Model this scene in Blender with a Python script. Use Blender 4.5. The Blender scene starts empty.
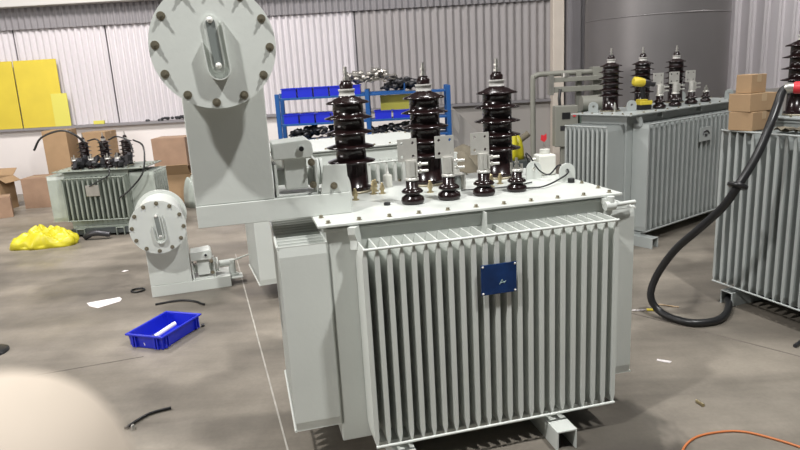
import bpy, bmesh, math, random
from mathutils import Vector, Matrix
random.seed(7)
S = bpy.context.scene
COL = S.collection
PI = math.pi

# ------------------------------------------------------------------ camera
F_PX = 640.0
CAM_H = 1.75
down = Vector((150, -2652, -F_PX)).normalized()
up = -down
fwd = Vector((0, 0, -1))
yy = (fwd - up * fwd.dot(up)).normalized()
xx = yy.cross(up)
R3 = Matrix((xx, yy, up))
cam_d = bpy.data.cameras.new('camera')
cam_d.sensor_width = 36
cam_d.lens = F_PX / 800 * 36
cam_d.clip_start = 0.02
cam_d.dof.use_dof = True
cam_d.dof.focus_distance = 3.2
cam_d.dof.aperture_fstop = 12.0
cam = bpy.data.objects.new('camera', cam_d)
COL.objects.link(cam)
cam.matrix_world = Matrix.Translation((0, 0, CAM_H)) @ R3.to_4x4()
S.camera = cam

# ------------------------------------------------------------------ colour management, world, lights
S.view_settings.view_transform = 'Standard'
S.view_settings.look = 'None'
S.view_settings.exposure = 0.0
S.view_settings.gamma = 1.0
S.view_settings.use_curve_mapping = False
w = bpy.data.worlds.new('world'); S.world = w
w.use_nodes = True
w.node_tree.nodes['Background'].inputs[0].default_value = (0.93, 0.97, 1.0, 1)
w.node_tree.nodes['Background'].inputs[1].default_value = 0.06

def area(loc, target, size, power, color=(1, 1, 1), sy=None):
    l = bpy.data.lights.new('hall_light', 'AREA')
    l.energy = power; l.color = color
    l.shape = 'RECTANGLE'; l.size = size; l.size_y = sy or size
    o = bpy.data.objects.new('hall_light', l); COL.objects.link(o)
    o.location = loc
    o.rotation_euler = (Vector(target) - Vector(loc)).to_track_quat('-Z', 'Y').to_euler()
    return o
# two high bay lamps in front of the main transformer (they cast the crossed shadows)
area((-2.9, 0.2, 6.4), (-0.6, 2.8, 0.8), 0.25, 360, (1, 0.99, 0.97))
area((2.4, 1.2, 6.4), (0.2, 2.8, 0.8), 0.25, 330, (1, 0.99, 0.97))
# lamps further down the hall, then an added fill for the right wall
area((-4.5, 6.5, 6.5), (-5.5, 9.5, 0.5), 1.2, 540, (1, 0.95, 0.92))
area((0.6, 6.5, 6.8), (0.6, 6.5, 0), 1.0, 150, (1, 0.98, 0.96))
area((4.4, 3.0, 6.8), (3.6, 4.6, 0), 1.0, 70, (1, 0.98, 0.96))
area((7.4, 7.6, 6.0), (6.2, 11.2, 1.8), 0.8, 170, (1, 0.97, 0.95))  # unseen light added to brighten the ribbed cladding at right
# daylight through the open side on the left
area((-9.0, 1.5, 3.2), (-2.5, 5.5, 0.6), 4.0, 300, (1, 0.95, 0.92), 2.6)

# ------------------------------------------------------------------ materials
def mat(name, col, rough=0.5, metal=0.0, bump=0.0, bscale=60, var=0.0, vscale=4, spec=None, trans=0, emit=None):
    m = bpy.data.materials.new(name); m.use_nodes = True
    nt = m.node_tree; b = nt.nodes['Principled BSDF']
    b.inputs['Base Color'].default_value = (*col, 1)
    b.inputs['Roughness'].default_value = rough
    b.inputs['Metallic'].default_value = metal
    if spec is not None: b.inputs['Specular IOR Level'].default_value = spec
    if trans: b.inputs['Transmission Weight'].default_value = trans
    tc = nt.nodes.new('ShaderNodeTexCoord')
    if var:
        n = nt.nodes.new('ShaderNodeTexNoise'); n.inputs['Scale'].default_value = vscale
        n.inputs['Detail'].default_value = 5
        r = nt.nodes.new('ShaderNodeMapRange')
        r.inputs[1].default_value = 0.3; r.inputs[2].default_value = 0.7
        r.inputs[3].default_value = 1 - var; r.inputs[4].default_value = 1 + var
        mx = nt.nodes.new('ShaderNodeVectorMath'); mx.operation = 'SCALE'
        mx.inputs[0].default_value = col
        nt.links.new(tc.outputs['Object'], n.inputs['Vector'])
        nt.links.new(n.outputs['Fac'], r.inputs[0])
        nt.links.new(r.outputs[0], mx.inputs['Scale'])
        nt.links.new(mx.outputs[0], b.inputs['Base Color'])
    if bump:
        n2 = nt.nodes.new('ShaderNodeTexNoise'); n2.inputs['Scale'].default_value = bscale
        bp = nt.nodes.new('ShaderNodeBump'); bp.inputs['Strength'].default_value = bump
        bp.inputs['Distance'].default_value = 0.004
        nt.links.new(tc.outputs['Object'], n2.inputs['Vector'])
        nt.links.new(n2.outputs['Fac'], bp.inputs['Height'])
        nt.links.new(bp.outputs[0], b.inputs['Normal'])
    return m
M = {}
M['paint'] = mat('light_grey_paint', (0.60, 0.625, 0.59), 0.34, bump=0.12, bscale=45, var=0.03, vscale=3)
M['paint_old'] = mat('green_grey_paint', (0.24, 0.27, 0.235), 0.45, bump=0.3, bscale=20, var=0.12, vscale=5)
M['paint_shaded'] = mat('shaded_grey_paint', (0.36, 0.385, 0.375), 0.42, bump=0.1, var=0.04)  # same paint as the others, darkened to carry right-side and fin-gap shade
M['film'] = mat('plastic_film', (0.38, 0.42, 0.38), 0.22, bump=1.0, bscale=9, var=0.1, vscale=8)
M['glaze'] = mat('brown_glaze', (0.013, 0.006, 0.006), 0.2)
M['steel'] = mat('zinc_steel', (0.55, 0.54, 0.50), 0.32, 0.85, var=0.1, vscale=20)
M['tin'] = mat('tinned_copper', (0.60, 0.59, 0.55), 0.42, 0.5, var=0.06, vscale=20)
M['bolt'] = mat('dull_bolt', (0.30, 0.27, 0.20), 0.4, 0.7, var=0.2, vscale=30)
M['brass'] = mat('brass', (0.48, 0.40, 0.24), 0.32, 0.8)
M['white'] = mat('white_plastic', (0.72, 0.72, 0.66), 0.4)
M['ceramic'] = mat('white_ring', (0.75, 0.74, 0.70), 0.3)
M['blueplate'] = mat('blue_enamel', (0.006, 0.035, 0.14), 0.18, 0.3, var=0.25, vscale=14)
M['bluebin'] = mat('blue_plastic', (0.010, 0.022, 0.50), 0.38)
M['bluesteel'] = mat('blue_steel', (0.006, 0.075, 0.26), 0.45)
M['black'] = mat('black_rubber', (0.014, 0.014, 0.015), 0.35, bump=0.1)
M['darkmetal'] = mat('dark_metal', (0.05, 0.05, 0.055), 0.4, 0.5)
M['card'] = mat('cardboard', (0.34, 0.225, 0.125), 0.85, var=0.08, vscale=6)
M['card_red'] = mat('faded_cardboard', (0.30, 0.195, 0.13), 0.85, var=0.1, vscale=6)
M['tape'] = mat('pale_tape', (0.42, 0.30, 0.18), 0.4)
M['yellow'] = mat('yellow_board', (0.62, 0.49, 0.04), 0.5, var=0.06, vscale=3)
M['yellow2'] = mat('pale_yellow_board', (0.62, 0.58, 0.10), 0.5)
M['ybag'] = mat('yellow_plastic_bag', (0.55, 0.49, 0.02), 0.4, bump=0.5, bscale=14)
M['paper'] = mat('white_paper', (0.85, 0.80, 0.80), 0.6)
M['red'] = mat('red_plastic', (0.60, 0.03, 0.04), 0.45)
M['orange'] = mat('orange_rubber', (0.50, 0.16, 0.05), 0.5)
M['scrap'] = mat('scrap_metal', (0.42, 0.40, 0.37), 0.3, 0.7, var=0.3, vscale=25)
M['glass'] = mat('gauge_glass', (0.20, 0.22, 0.21), 0.08, 0.0, spec=0.8)
M['dark'] = mat('dark_grey', (0.06, 0.07, 0.07), 0.6)  # one even dark grey for the old base frame and the crate
M['pipe_grey'] = mat('grey_pipework', (0.22, 0.22, 0.19), 0.5, var=0.06)
M['plaster'] = mat('white_plaster', (0.74, 0.70, 0.68), 0.9, var=0.04, vscale=1.2)
M['plaster_grey'] = mat('grey_render', (0.36, 0.34, 0.32), 0.9, var=0.06, vscale=1.2)
M['sheet'] = mat('white_sheet', (0.60, 0.57, 0.59), 0.5, var=0.03, vscale=1.0)
M['sheet_grey'] = mat('grey_sheet', (0.35, 0.33, 0.33), 0.45, var=0.04, vscale=1.0)
M['sheet_dark'] = mat('dark_sheet', (0.23, 0.22, 0.23), 0.5, var=0.04)
M['beam'] = mat('pale_beam', (0.50, 0.49, 0.47), 0.6)
M['column'] = mat('cream_column', (0.68, 0.61, 0.53), 0.6, var=0.04)
M['tank'] = mat('grey_tank', (0.19, 0.18, 0.18), 0.42, 0.4, var=0.06, vscale=1.5)
M['skin'] = mat('pale_skin', (0.50, 0.43, 0.355), 0.8, var=0.05, vscale=30)
M['green_dark'] = mat('dark_green_paint', (0.07, 0.10, 0.08), 0.5)
M['tan'] = mat('tan_canvas', (0.17, 0.15, 0.11), 0.9, bump=0.5, bscale=12, var=0.2, vscale=6)

def floor_material():
    m = bpy.data.materials.new('worn_concrete'); m.use_nodes = True
    nt = m.node_tree; N = nt.nodes; L = nt.links; b = N['Principled BSDF']
    tc = N.new('ShaderNodeTexCoord')
    def noise(sc, det, dist=0.0, stretch=None, rot=0):
        n = N.new('ShaderNodeTexNoise'); n.inputs['Scale'].default_value = sc
        n.inputs['Detail'].default_value = det; n.inputs['Distortion'].default_value = dist
        src = tc.outputs['Object']
        if stretch:
            mp = N.new('ShaderNodeMapping'); mp.inputs['Scale'].default_value = stretch
            mp.inputs['Rotation'].default_value = (0, 0, rot)
            L.new(src, mp.inputs['Vector']); src = mp.outputs[0]
        L.new(src, n.inputs['Vector']); return n.outputs['Fac']
    def mr(x, a, c, lo, hi):
        r = N.new('ShaderNodeMapRange'); r.inputs[1].default_value = a; r.inputs[2].default_value = c
        r.inputs[3].default_value = lo; r.inputs[4].default_value = hi; L.new(x, r.inputs[0]); return r.outputs[0]
    def mul(a, c):
        q = N.new('ShaderNodeMath'); q.operation = 'MULTIPLY'; L.new(a, q.inputs[0]); L.new(c, q.inputs[1]); return q.outputs[0]
    f = mul(mr(noise(0.9, 6, 0.6), 0.35, 0.65, 0.70, 1.18), mr(noise(5, 8), 0.3, 0.7, 0.88, 1.1))
    f = mul(f, mr(noise(1.1, 5, 0.3, (0.35, 2.6, 1), 0.25), 0.36, 0.56, 0.74, 1.06))
    f = mul(f, mr(noise(45, 3), 0.3, 0.7, 0.94, 1.05))
    # oily stains spilt round the transformers: worn marks with their own shape
    for cx, cy, rx, ry, dk in ((0.98, 2.70, 0.30, 0.42, 0.50), (3.2, 3.6, 0.55, 0.7, 0.5), (-2.9, 5.6, 0.5, 0.35, 0.72)):
        mp = N.new('ShaderNodeMapping'); mp.inputs['Location'].default_value = (-cx / rx, -cy / ry, 0)
        mp.inputs['Scale'].default_value = (1 / rx, 1 / ry, 0)
        L.new(tc.outputs['Object'], mp.inputs['Vector'])
        nz = N.new('ShaderNodeTexNoise'); nz.inputs['Scale'].default_value = 2.2; L.new(mp.outputs[0], nz.inputs['Vector'])
        ln = N.new('ShaderNodeVectorMath'); ln.operation = 'LENGTH'; L.new(mp.outputs[0], ln.inputs[0])
        ad = N.new('ShaderNodeMath'); ad.operation = 'ADD'; L.new(ln.outputs['Value'], ad.inputs[0]); L.new(nz.outputs['Fac'], ad.inputs[1])
        f = mul(f, mr(ad.outputs[0], 1.25, 1.5, dk, 1.0))
    vm = N.new('ShaderNodeVectorMath'); vm.operation = 'SCALE'; vm.inputs[0].default_value = (0.222, 0.196, 0.162)
    L.new(f, vm.inputs['Scale']); L.new(vm.outputs[0], b.inputs['Base Color'])
    L.new(mr(noise(1.6, 4), 0.35, 0.65, 0.38, 0.62), b.inputs['Roughness'])
    bp = N.new('ShaderNodeBump'); bp.inputs['Strength'].default_value = 0.15; bp.inputs['Distance'].default_value = 0.004
    L.new(noise(18, 5), bp.inputs['Height']); L.new(bp.outputs[0], b.inputs['Normal'])
    return m
M['floor'] = floor_material()

# ------------------------------------------------------------------ mesh helpers
I4 = Matrix.Identity(4)
def T(x, y, z): return Matrix.Translation((x, y, z))
def RZ(a): return Matrix.Rotation(a, 4, 'Z')
def RX(a): return Matrix.Rotation(a, 4, 'X')
def RY(a): return Matrix.Rotation(a, 4, 'Y')
class MB:
    def __init__(s): s.v = []; s.f = []; s.sm = []
    def add(s, vs, fs, m=I4, smooth=False):
        k = len(s.v); s.v += [m @ Vector(p) for p in vs]
        s.f += [tuple(i + k for i in f) for f in fs]; s.sm += [smooth] * len(fs); return s
    def box(s, x0, x1, y0, y1, z0, z1, m=I4):
        return s.add([(x0, y0, z0), (x1, y0, z0), (x1, y1, z0), (x0, y1, z0), (x0, y0, z1), (x1, y0, z1), (x1, y1, z1), (x0, y1, z1)],
                     [(3, 2, 1, 0), (4, 5, 6, 7), (0, 1, 5, 4), (1, 2, 6, 5), (2, 3, 7, 6), (3, 0, 4, 7)], m)
    def lathe(s, prof, n=24, m=I4, smooth=True):
        # prof: (radius, z); repeated points give creases
        vs = []; fs = []
        for r, z in prof:
            for i in range(n):
                a = 2 * PI * i / n; vs.append((r * math.cos(a), r * math.sin(a), z))
        for j in range(len(prof) - 1):
            if prof[j] == prof[j + 1]: continue
            for i in range(n):
                k = (i + 1) % n; fs.append((j * n + i, j * n + k, (j + 1) * n + k, (j + 1) * n + i))
        s.add(vs, fs, m, smooth)
        e = len(prof) - 1
        if prof[0][0] > 1e-5: s.add([vs[i] for i in range(n)], [tuple(range(n - 1, -1, -1))], m)
        if prof[e][0] > 1e-5: s.add([vs[e * n + i] for i in range(n)], [tuple(range(n))], m)
        return s
    def cyl(s, r, z0, z1, n=16, m=I4): return s.lathe([(r, z0), (r, z1)], n, m)
    def tube(s, pts, r, n=8, m=I4, caps=True):
        pts = [Vector(p) for p in pts]; vs = []; fs = []; nrm = None
        for i, p in enumerate(pts):
            t = (pts[min(i + 1, len(pts) - 1)] - pts[max(i - 1, 0)]).normalized()
            if nrm is None: nrm = t.orthogonal().normalized()
            nrm = (nrm - t * nrm.dot(t)).normalized(); b = t.cross(nrm)
            rr = r[i] if isinstance(r, (list, tuple)) else r
            for k in range(n):
                a = 2 * PI * k / n; vs.append(p + (nrm * math.cos(a) + b * math.sin(a)) * rr)
        for i in range(len(pts) - 1):
            for k in range(n):
                q = (k + 1) % n; fs.append((i * n + k, i * n + q, (i + 1) * n + q, (i + 1) * n + k))
        s.add(vs, fs, m, True)
        if caps:
            s.add(vs[:n], [tuple(range(n - 1, -1, -1))], m); s.add(vs[-n:], [tuple(range(n))], m)
        return s
    def prism(s, poly, y0, y1, m=I4, holes=None):
        # polygon in xz extruded along y
        n = len(poly)
        vs = [(x, y0, z) for x, z in poly] + [(x, y1, z) for x, z in poly]
        fs = [tuple(range(n)), tuple(range(2 * n - 1, n - 1, -1))] + [(i, i + n, (i + 1) % n + n, (i + 1) % n) for i in range(n)]
        return s.add(vs, fs, m)
    def mesh(s, name):
        me = bpy.data.meshes.new(name); me.from_pydata([tuple(v) for v in s.v], [], s.f)
        me.polygons.foreach_set('use_smooth', s.sm); 
        bm = bmesh.new(); bm.from_mesh(me); bmesh.ops.recalc_face_normals(bm, faces=bm.faces); bm.to_mesh(me); bm.free()
        me.update(); return me
    def build(s, name, m, parent=None, bevel=0, loc=None, rz=None):
        me = s.mesh(name); me.materials.append(M[m] if isinstance(m, str) else m)
        o = bpy.data.objects.new(name, me); COL.objects.link(o)
        if parent: o.parent = parent
        if loc: o.location = loc
        if rz is not None: o.rotation_euler = (0, 0, rz)
        if bevel:
            b = o.modifiers.new('bevel', 'BEVEL'); b.width = bevel; b.segments = 2; b.limit_method = 'ANGLE'; b.angle_limit = 0.7
        return o
def spline(pts, n=8):
    P = [Vector(p) for p in pts]; out = []
    P = [2 * P[0] - P[1]] + P + [2 * P[-1] - P[-2]]
    for i in range(1, len(P) - 2):
        for k in range(n):
            t = k / n
            out.append(0.5 * ((2 * P[i]) + (P[i + 1] - P[i - 1]) * t + (2 * P[i - 1] - 5 * P[i] + 4 * P[i + 1] - P[i + 2]) * t * t + (3 * P[i] - P[i - 1] - 3 * P[i + 1] + P[i + 2]) * t ** 3))
    out.append(P[-2]); return out
def tag(o, label=None, cat=None, group=None, kind=None):
    if label: o['label'] = label
    if cat: o['category'] = cat
    if group: o['group'] = group
    if kind: o['kind'] = kind
    return o
def empty(name, loc, rz, label, cat, group=None):
    o = bpy.data.objects.new(name, None); COL.objects.link(o); o.empty_display_size = 0.1
    o.location = loc; o.rotation_euler = (0, 0, rz); return tag(o, label, cat, group)
def struct(mb, name, m, bevel=0):
    return tag(mb.build(name, m, None, bevel), kind='structure')
def link_mesh(name, me, parent, loc=(0, 0, 0), rot=(0, 0, 0), scale=(1, 1, 1)):
    o = bpy.data.objects.new(name, me); COL.objects.link(o); o.parent = parent
    o.location = loc; o.rotation_euler = rot; o.scale = scale; return o
_cache = {}
def cached(key, fn, m):
    if key not in _cache:
        me = fn().mesh(str(key[0])); me.materials.append(M[m]); _cache[key] = me
    return _cache[key]

# ------------------------------------------------------------------ the hall
struct(MB().box(-10, 10, -3, 13, -0.1, 0), 'floor', 'floor')
def corrugated(x0, x1, y, z0, z1, pitch, depth, flip=0):
    mb = MB(); n = max(2, int((x1 - x0) / pitch)) * 6
    vs = []
    for i in range(n + 1):
        x = x0 + (x1 - x0) * i / n; ph = (i % 6) / 6
        d = [0, 0, 0.5, 1, 1, 0.5][i % 6] * depth
        vs += [(x, y - d, z0), (x, y - d, z1), (x, y + 0.01, z0), (x, y + 0.01, z1)]
    fs = []
    for i in range(n):
        a = 4 * i
        fs += [(a, a + 4, a + 5, a + 1), (a + 1, a + 5, a + 7, a + 3), (a + 2, a + 3, a + 7, a + 6), (a, a + 2, a + 6, a + 4)]
    fs += [(0, 1, 3, 2), (4 * n, 4 * n + 2, 4 * n + 3, 4 * n + 1)]
    return mb.add(vs, fs)
WY = 11.2
struct(MB().box(-9.9, 1.0, WY, WY + 0.2, 0, 1.10), 'wall_back', 'plaster')
struct(MB().box(1.0, 9.9, WY, WY + 0.2, 0, 1.10), 'wall_back_right', 'plaster_grey')
struct(MB().box(-9.9, 9.9, WY + 0.16, WY + 0.2, 1.10, 3.6), 'wall_back_upper', 'sheet_dark')
struct(MB().box(-9.9, 2.86, WY - 0.09, WY + 0.02, 1.10, 1.14), 'trim_1', 'sheet_dark')
xs = [-9.9, -6.32, -4.77, -3.2, -0.57, 2.80]
for i in range(5):
    struct(corrugated(xs[i] + 0.012, xs[i + 1] - 0.012, WY + 0.11, 1.14, 2.80, 0.105 if i < 4 else 0.125, 0.035), 'wall_back_cladding_%d' % (i + 1), 'sheet' if i < 4 else 'sheet_grey')
struct(corrugated(-9.9, 2.80, WY + 0.05, 2.76, 3.30, 0.105, 0.03), 'wall_back_band', 'sheet_dark')
struct(MB().box(-9.9, 2.86, WY - 0.18, WY + 0.05, 3.10, 3.45), 'trim_2', 'beam', 0.01)
# cream column, dark column and the ribbed cladding to the right of them
struct(MB().box(2.70, 2.89, WY - 0.22, WY - 0.02, 0, 3.6), 'trim_3', 'column', 0.01)
struct(MB().box(2.92, 3.20, WY - 0.30, WY - 0.02, 0, 3.6).box(2.99, 3.13, WY - 0.34, WY - 0.30, 0, 3.6), 'trim_4', 'sheet_dark')
struct(corrugated(3.22, 9.9, WY + 0.11, 1.0, 3.6, 0.24, 0.10), 'wall_back_ribbed', 'sheet')
struct(MB().box(-10, -9.9, -3, 11.4, 0, 1.1), 'wall_left', 'plaster')
struct(MB().box(9.9, 10, -3, 11.4, 0, 3.6), 'wall_right', 'sheet_grey')
# saw cut joints
def joint(name, a, b, wd, m):
    a = Vector((*a, 0)); b = Vector((*b, 0)); d = (b - a).normalized(); n = Vector((-d.y, d.x, 0)) * wd
    mb = MB(); vs = [a + n, a - n, b - n, b + n]
    mb.add([(*v.xy, 0.0) for v in vs] + [(*v.xy, 0.0016) for v in vs], [(3, 2, 1, 0), (4, 5, 6, 7), (0, 1, 5, 4), (1, 2, 6, 5), (2, 3, 7, 6), (3, 0, 4, 7)])
    return struct(mb, name, m)
M['joint'] = mat('joint_filler', (0.42, 0.40, 0.36), 0.8, var=0.2, vscale=12)
M['joint_dark'] = mat('dark_joint', (0.155, 0.135, 0.115), 0.8, var=0.2, vscale=12)
joint('trim_5', (-0.60, 2.75), (-1.72, 6.4), 0.0045, 'joint')
joint('trim_6', (-3.0, 3.55), (-1.75, 3.95), 0.004, 'joint_dark')
joint('trim_7', (1.35, 4.5), (2.75, 2.9), 0.006, 'joint_dark')

# ------------------------------------------------------------------ transformer builder
def ring_pts(r, n, off=0): return [(r * math.cos(2 * PI * i / n + off), r * math.sin(2 * PI * i / n + off)) for i in range(n)]
def hex_bolt(r, h, shaft=0.0):
    mb = MB().lathe([(r * 1.5, 0), (r * 1.5, h * 0.2)], 12).lathe([(r, h * 0.2), (r, h)], 6, smooth=False)
    if shaft: mb.lathe([(r * 0.5, h), (r * 0.5, h + shaft)], 8)
    return mb
def radiator(root, name, length, n, fd, zb, zt, m, mat4, rods=True, label=None):
    """a row of cooling fins; local x along the row, local -y outwards (fins occupy y -fd..0)"""
    mb = MB().box(0, length, -0.004, 0.012, zb, zt)
    if rods:
        mb.tube([(-0.006, -fd - 0.004, zt - 0.004), (length + 0.006, -fd - 0.004, zt - 0.004)], 0.0065, 8)
        mb.tube([(-0.006, -fd - 0.004, zb + 0.004), (length + 0.006, -fd - 0.004, zb + 0.004)], 0.0065, 8)
    o = mb.build(name, m, root); o.matrix_local = mat4
    def fin():
        t, s = 0.0105, 0.003; f = MB(); b = 0.045
        prof = [(zb, s), (zb + 0.006, s), (zb + b, t), (zt - b, t), (zt - 0.006, s), (zt, s)]
        vs = []; fs = []
        for z, q in prof: vs += [(-q, -fd, z), (-q, -0.004, z), (q, -0.004, z), (q, -fd, z)]
        for j in range(len(prof) - 1):
            for k in range(4): fs.append((4 * j + k, 4 * j + (k + 1) % 4, 4 * j + 4 + (k + 1) % 4, 4 * j + 4 + k))
        e = 4 * (len(prof) - 1); fs += [(0, 1, 2, 3), (e + 3, e + 2, e + 1, e)]
        return f.add(vs, fs)
    me = cached(('cooling_fin', round(fd, 3), round(zb, 3), round(zt, 3), m), fin, m)
    for i in range(n):
        link_mesh('cooling_fin', me, o, (length * i / (n - 1), 0, 0))
    return o
def hv_bushing(root, u, v, z, s=1.0, sheds=5, tall=1.0, label=None):
    def por():
        p = [(0.095, 0), (0.095, 0.025), (0.095, 0.025), (0.082, 0.03), (0.080, 0.15 * tall)]
        z0 = 0.165 * tall; pitch = 0.304 * tall / (sheds - 1)
        for i in range(sheds):
            zc = z0 + i * pitch; R = 0.125 if i < sheds - 1 else 0.112
            p += [(0.080, zc - 0.006), (0.105, zc - 0.001), (R, zc - 0.006), (R + 0.002, zc - 0.001), (0.105, zc + 0.006), (0.080, zc + 0.013)]
        ztop = z0 + (sheds - 1) * pitch + 0.013
        p += [(0.068, ztop + 0.008), (0.045, ztop + 0.016), (0.042, ztop + 0.022)]
        mb = MB().lathe(p, 28); mb.top = ztop + 0.022; return mb
    key = ('porcelain_insulator', sheds, tall)
    if key not in _cache:
        mb = por(); me = mb.mesh('porcelain_insulator'); me.materials.append(M['glaze']); _cache[key] = me; _cache[key + ('t',)] = mb.top
    top = _cache[key + ('t',)]
    o = link_mesh('high_voltage_bushing', _cache[key], root, (u, v, z), scale=(s, s, s))
    link_mesh('white_ring', cached(('white_ring',), lambda: MB().lathe([(0.042, 0), (0.042, 0.004), (0.039, 0.022), (0.044, 0.022), (0.044, 0.034)], 20), 'ceramic'), o, (0, 0, top))
    link_mesh('cap', cached(('cap',), lambda: MB().lathe([(0.034, 0), (0.036, 0.024), (0.026, 0.032), (0.026, 0.042)], 16), 'glaze'), o, (0, 0, top + 0.034))
    link_mesh('terminal_stud', cached(('terminal_stud',), lambda: MB().cyl(0.009, 0, 0.072, 10).lathe([(0.016, 0.006), (0.016, 0.018)], 6, smooth=False).lathe([(0.015, 0.034), (0.015, 0.044)], 6, smooth=False), 'steel'), o, (0, 0, top + 0.074))
    link_mesh('clamp_ring', cached(('clamp_ring',), lambda: MB().lathe([(0.095, 0), (0.108, 0), (0.108, 0.01), (0.095, 0.012)], 20), 'bolt'), o, (0, 0, 0.0))
    return o
def lv_bushing(root, u, v, z, s=1.0, palm=True, face=0.0):
    def por():
        return MB().lathe([(0.036, 0), (0.052, 0.004), (0.056, 0.016), (0.052, 0.03), (0.034, 0.043), (0.034, 0.05), (0.050, 0.053), (0.052, 0.060), (0.040, 0.071), (0.029, 0.076), (0.029, 0.112), (0.025, 0.114)], 22)
    o = link_mesh('low_voltage_bushing', cached(('low_voltage_bushing',), por, 'glaze'), root, (u, v, z), (0, 0, face), (s, s, s))
    link_mesh('collar', cached(('collar',), lambda: MB().lathe([(0.033, 0.112), (0.033, 0.122), (0.027, 0.125), (0.022, 0.126)], 16), 'tin'), o)
    if palm:
        def clamp():
            mb = MB().cyl(0.027, 0.126, 0.205, 14)
            mb.box(-0.008, 0.008, -0.031, 0.0, 0.132, 0.200).box(0.014, 0.022, -0.032, 0.0, 0.132, 0.200)
            for zz in (0.150, 0.183):
                mb.cyl(0.0065, 0.0, 0.062, 8, T(0.02, 0.0, zz) @ RY(PI / 2)).lathe([(0.011, 0.018), (0.011, 0.028)], 6, T(0.02, 0, zz) @ RY(PI / 2), False)
            return mb
        link_mesh('terminal_clamp', cached(('terminal_clamp',), clamp, 'tin'), o)
        def plate():
            # flat palm with four real holes
            w, h, t, r = 0.046, 0.104, 0.005, 0.0075
            mb = MB()
            for ix in (0, 1):
                for iz in (0, 1):
                    x0, x1 = (-w, 0) if ix == 0 else (0, w); z0, z1 = (0, h / 2) if iz == 0 else (h / 2, h)
                    cx, cz = (x0 + x1) / 2 + (-0.004 if ix == 0 else 0.004), (z0 + z1) / 2 + (-0.004 if iz == 0 else 0.006)
                    n = 16; outer = []; inner = []
                    for i in range(n):
                        a = 2 * PI * i / n + PI / n; c, s_ = math.cos(a), math.sin(a)
                        ts = []
                        if c > 1e-6: ts.append((x1 - cx) / c)
                        if c < -1e-6: ts.append((x0 - cx) / c)
                        if s_ > 1e-6: ts.append((z1 - cz) / s_)
                        if s_ < -1e-6: ts.append((z0 - cz) / s_)
                        t_ = min(ts); outer.append((cx + c * t_, cz + s_ * t_)); inner.append((cx + c * r, cz + s_ * r))
                    for y in (-t, t):
                        vs = [(x, y, z) for x, z in outer + inner]
                        mb.add(vs, [(i, (i + 1) % n, (i + 1) % n + n, i + n) for i in range(n)])
                        # corner fills
                    vs = [(x, -t, z) for x, z in inner] + [(x, t, z) for x, z in inner]
                    mb.add(vs, [(i, (i + 1) % n, (i + 1) % n + n, i + n) for i in range(n)])
                    for X, Z in ((x0, z0), (x1, z0), (x1, z1), (x0, z1)):
                        ps = sorted(outer, key=lambda p: (p[0] - X) ** 2 + (p[1] - Z) ** 2)[:2]
                        for y in (-t, t): mb.add([(X, y, Z), (ps[0][0], y, ps[0][1]), (ps[1][0], y, ps[1][1])], [(0, 1, 2)])
            e = [(-w, 0), (w, 0), (w, h), (-w, h)]
            vs = [(x, -t, z) for x, z in e] + [(x, t, z) for x, z in e]
            mb.add(vs, [(i, (i + 1) % 4, (i + 1) % 4 + 4, i + 4) for i in range(4)])
            return mb
        link_mesh('terminal_palm', cached(('terminal_palm',), plate, 'tin'), o, (-0.012, 0.012, 0.200))
    else:
        link_mesh('terminal_stud', cached(('short_stud',), lambda: MB().cyl(0.008, 0.12, 0.185, 10).lathe([(0.022, 0.124), (0.022, 0.132)], 14).lathe([(0.014, 0.133), (0.014, 0.145)], 6, smooth=False).lathe([(0.014, 0.155), (0.014, 0.164)], 6, smooth=False).cyl(0.008, 0.10, 0.15, 8, T(0.03, 0, 0)).cyl(0.008, 0.10, 0.16, 8, T(-0.03, 0, 0)), 'steel'), o)
    return o
def lug_mesh():
    mb = MB(); n = 10; w, h, r, t = 0.038, 0.05, 0.011, 0.006
    out = [(-w, 0)] + [(w * -math.cos(PI * i / n), h + w * math.sin(PI * i / n)) for i in range(n + 1)] + [(w, 0)]
    inn = []
    for x, z in out:
        a = math.atan2(z - h, x); inn.append((r * math.cos(a), h + r * math.sin(a)))
    k = len(out)
    for y in (-t, t):
        vs = [(x, y, z) for x, z in out + inn]
        mb.add(vs, [(i, (i + 1) % k, (i + 1) % k + k, i + k) for i in range(k)])
    for ring in (out, inn):
        vs = [(x, -t, z) for x, z in ring] + [(x, t, z) for x, z in ring]
        mb.add(vs, [(i, (i + 1) % k, (i + 1) % k + k, i + k) for i in range(k)])
    return mb
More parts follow.
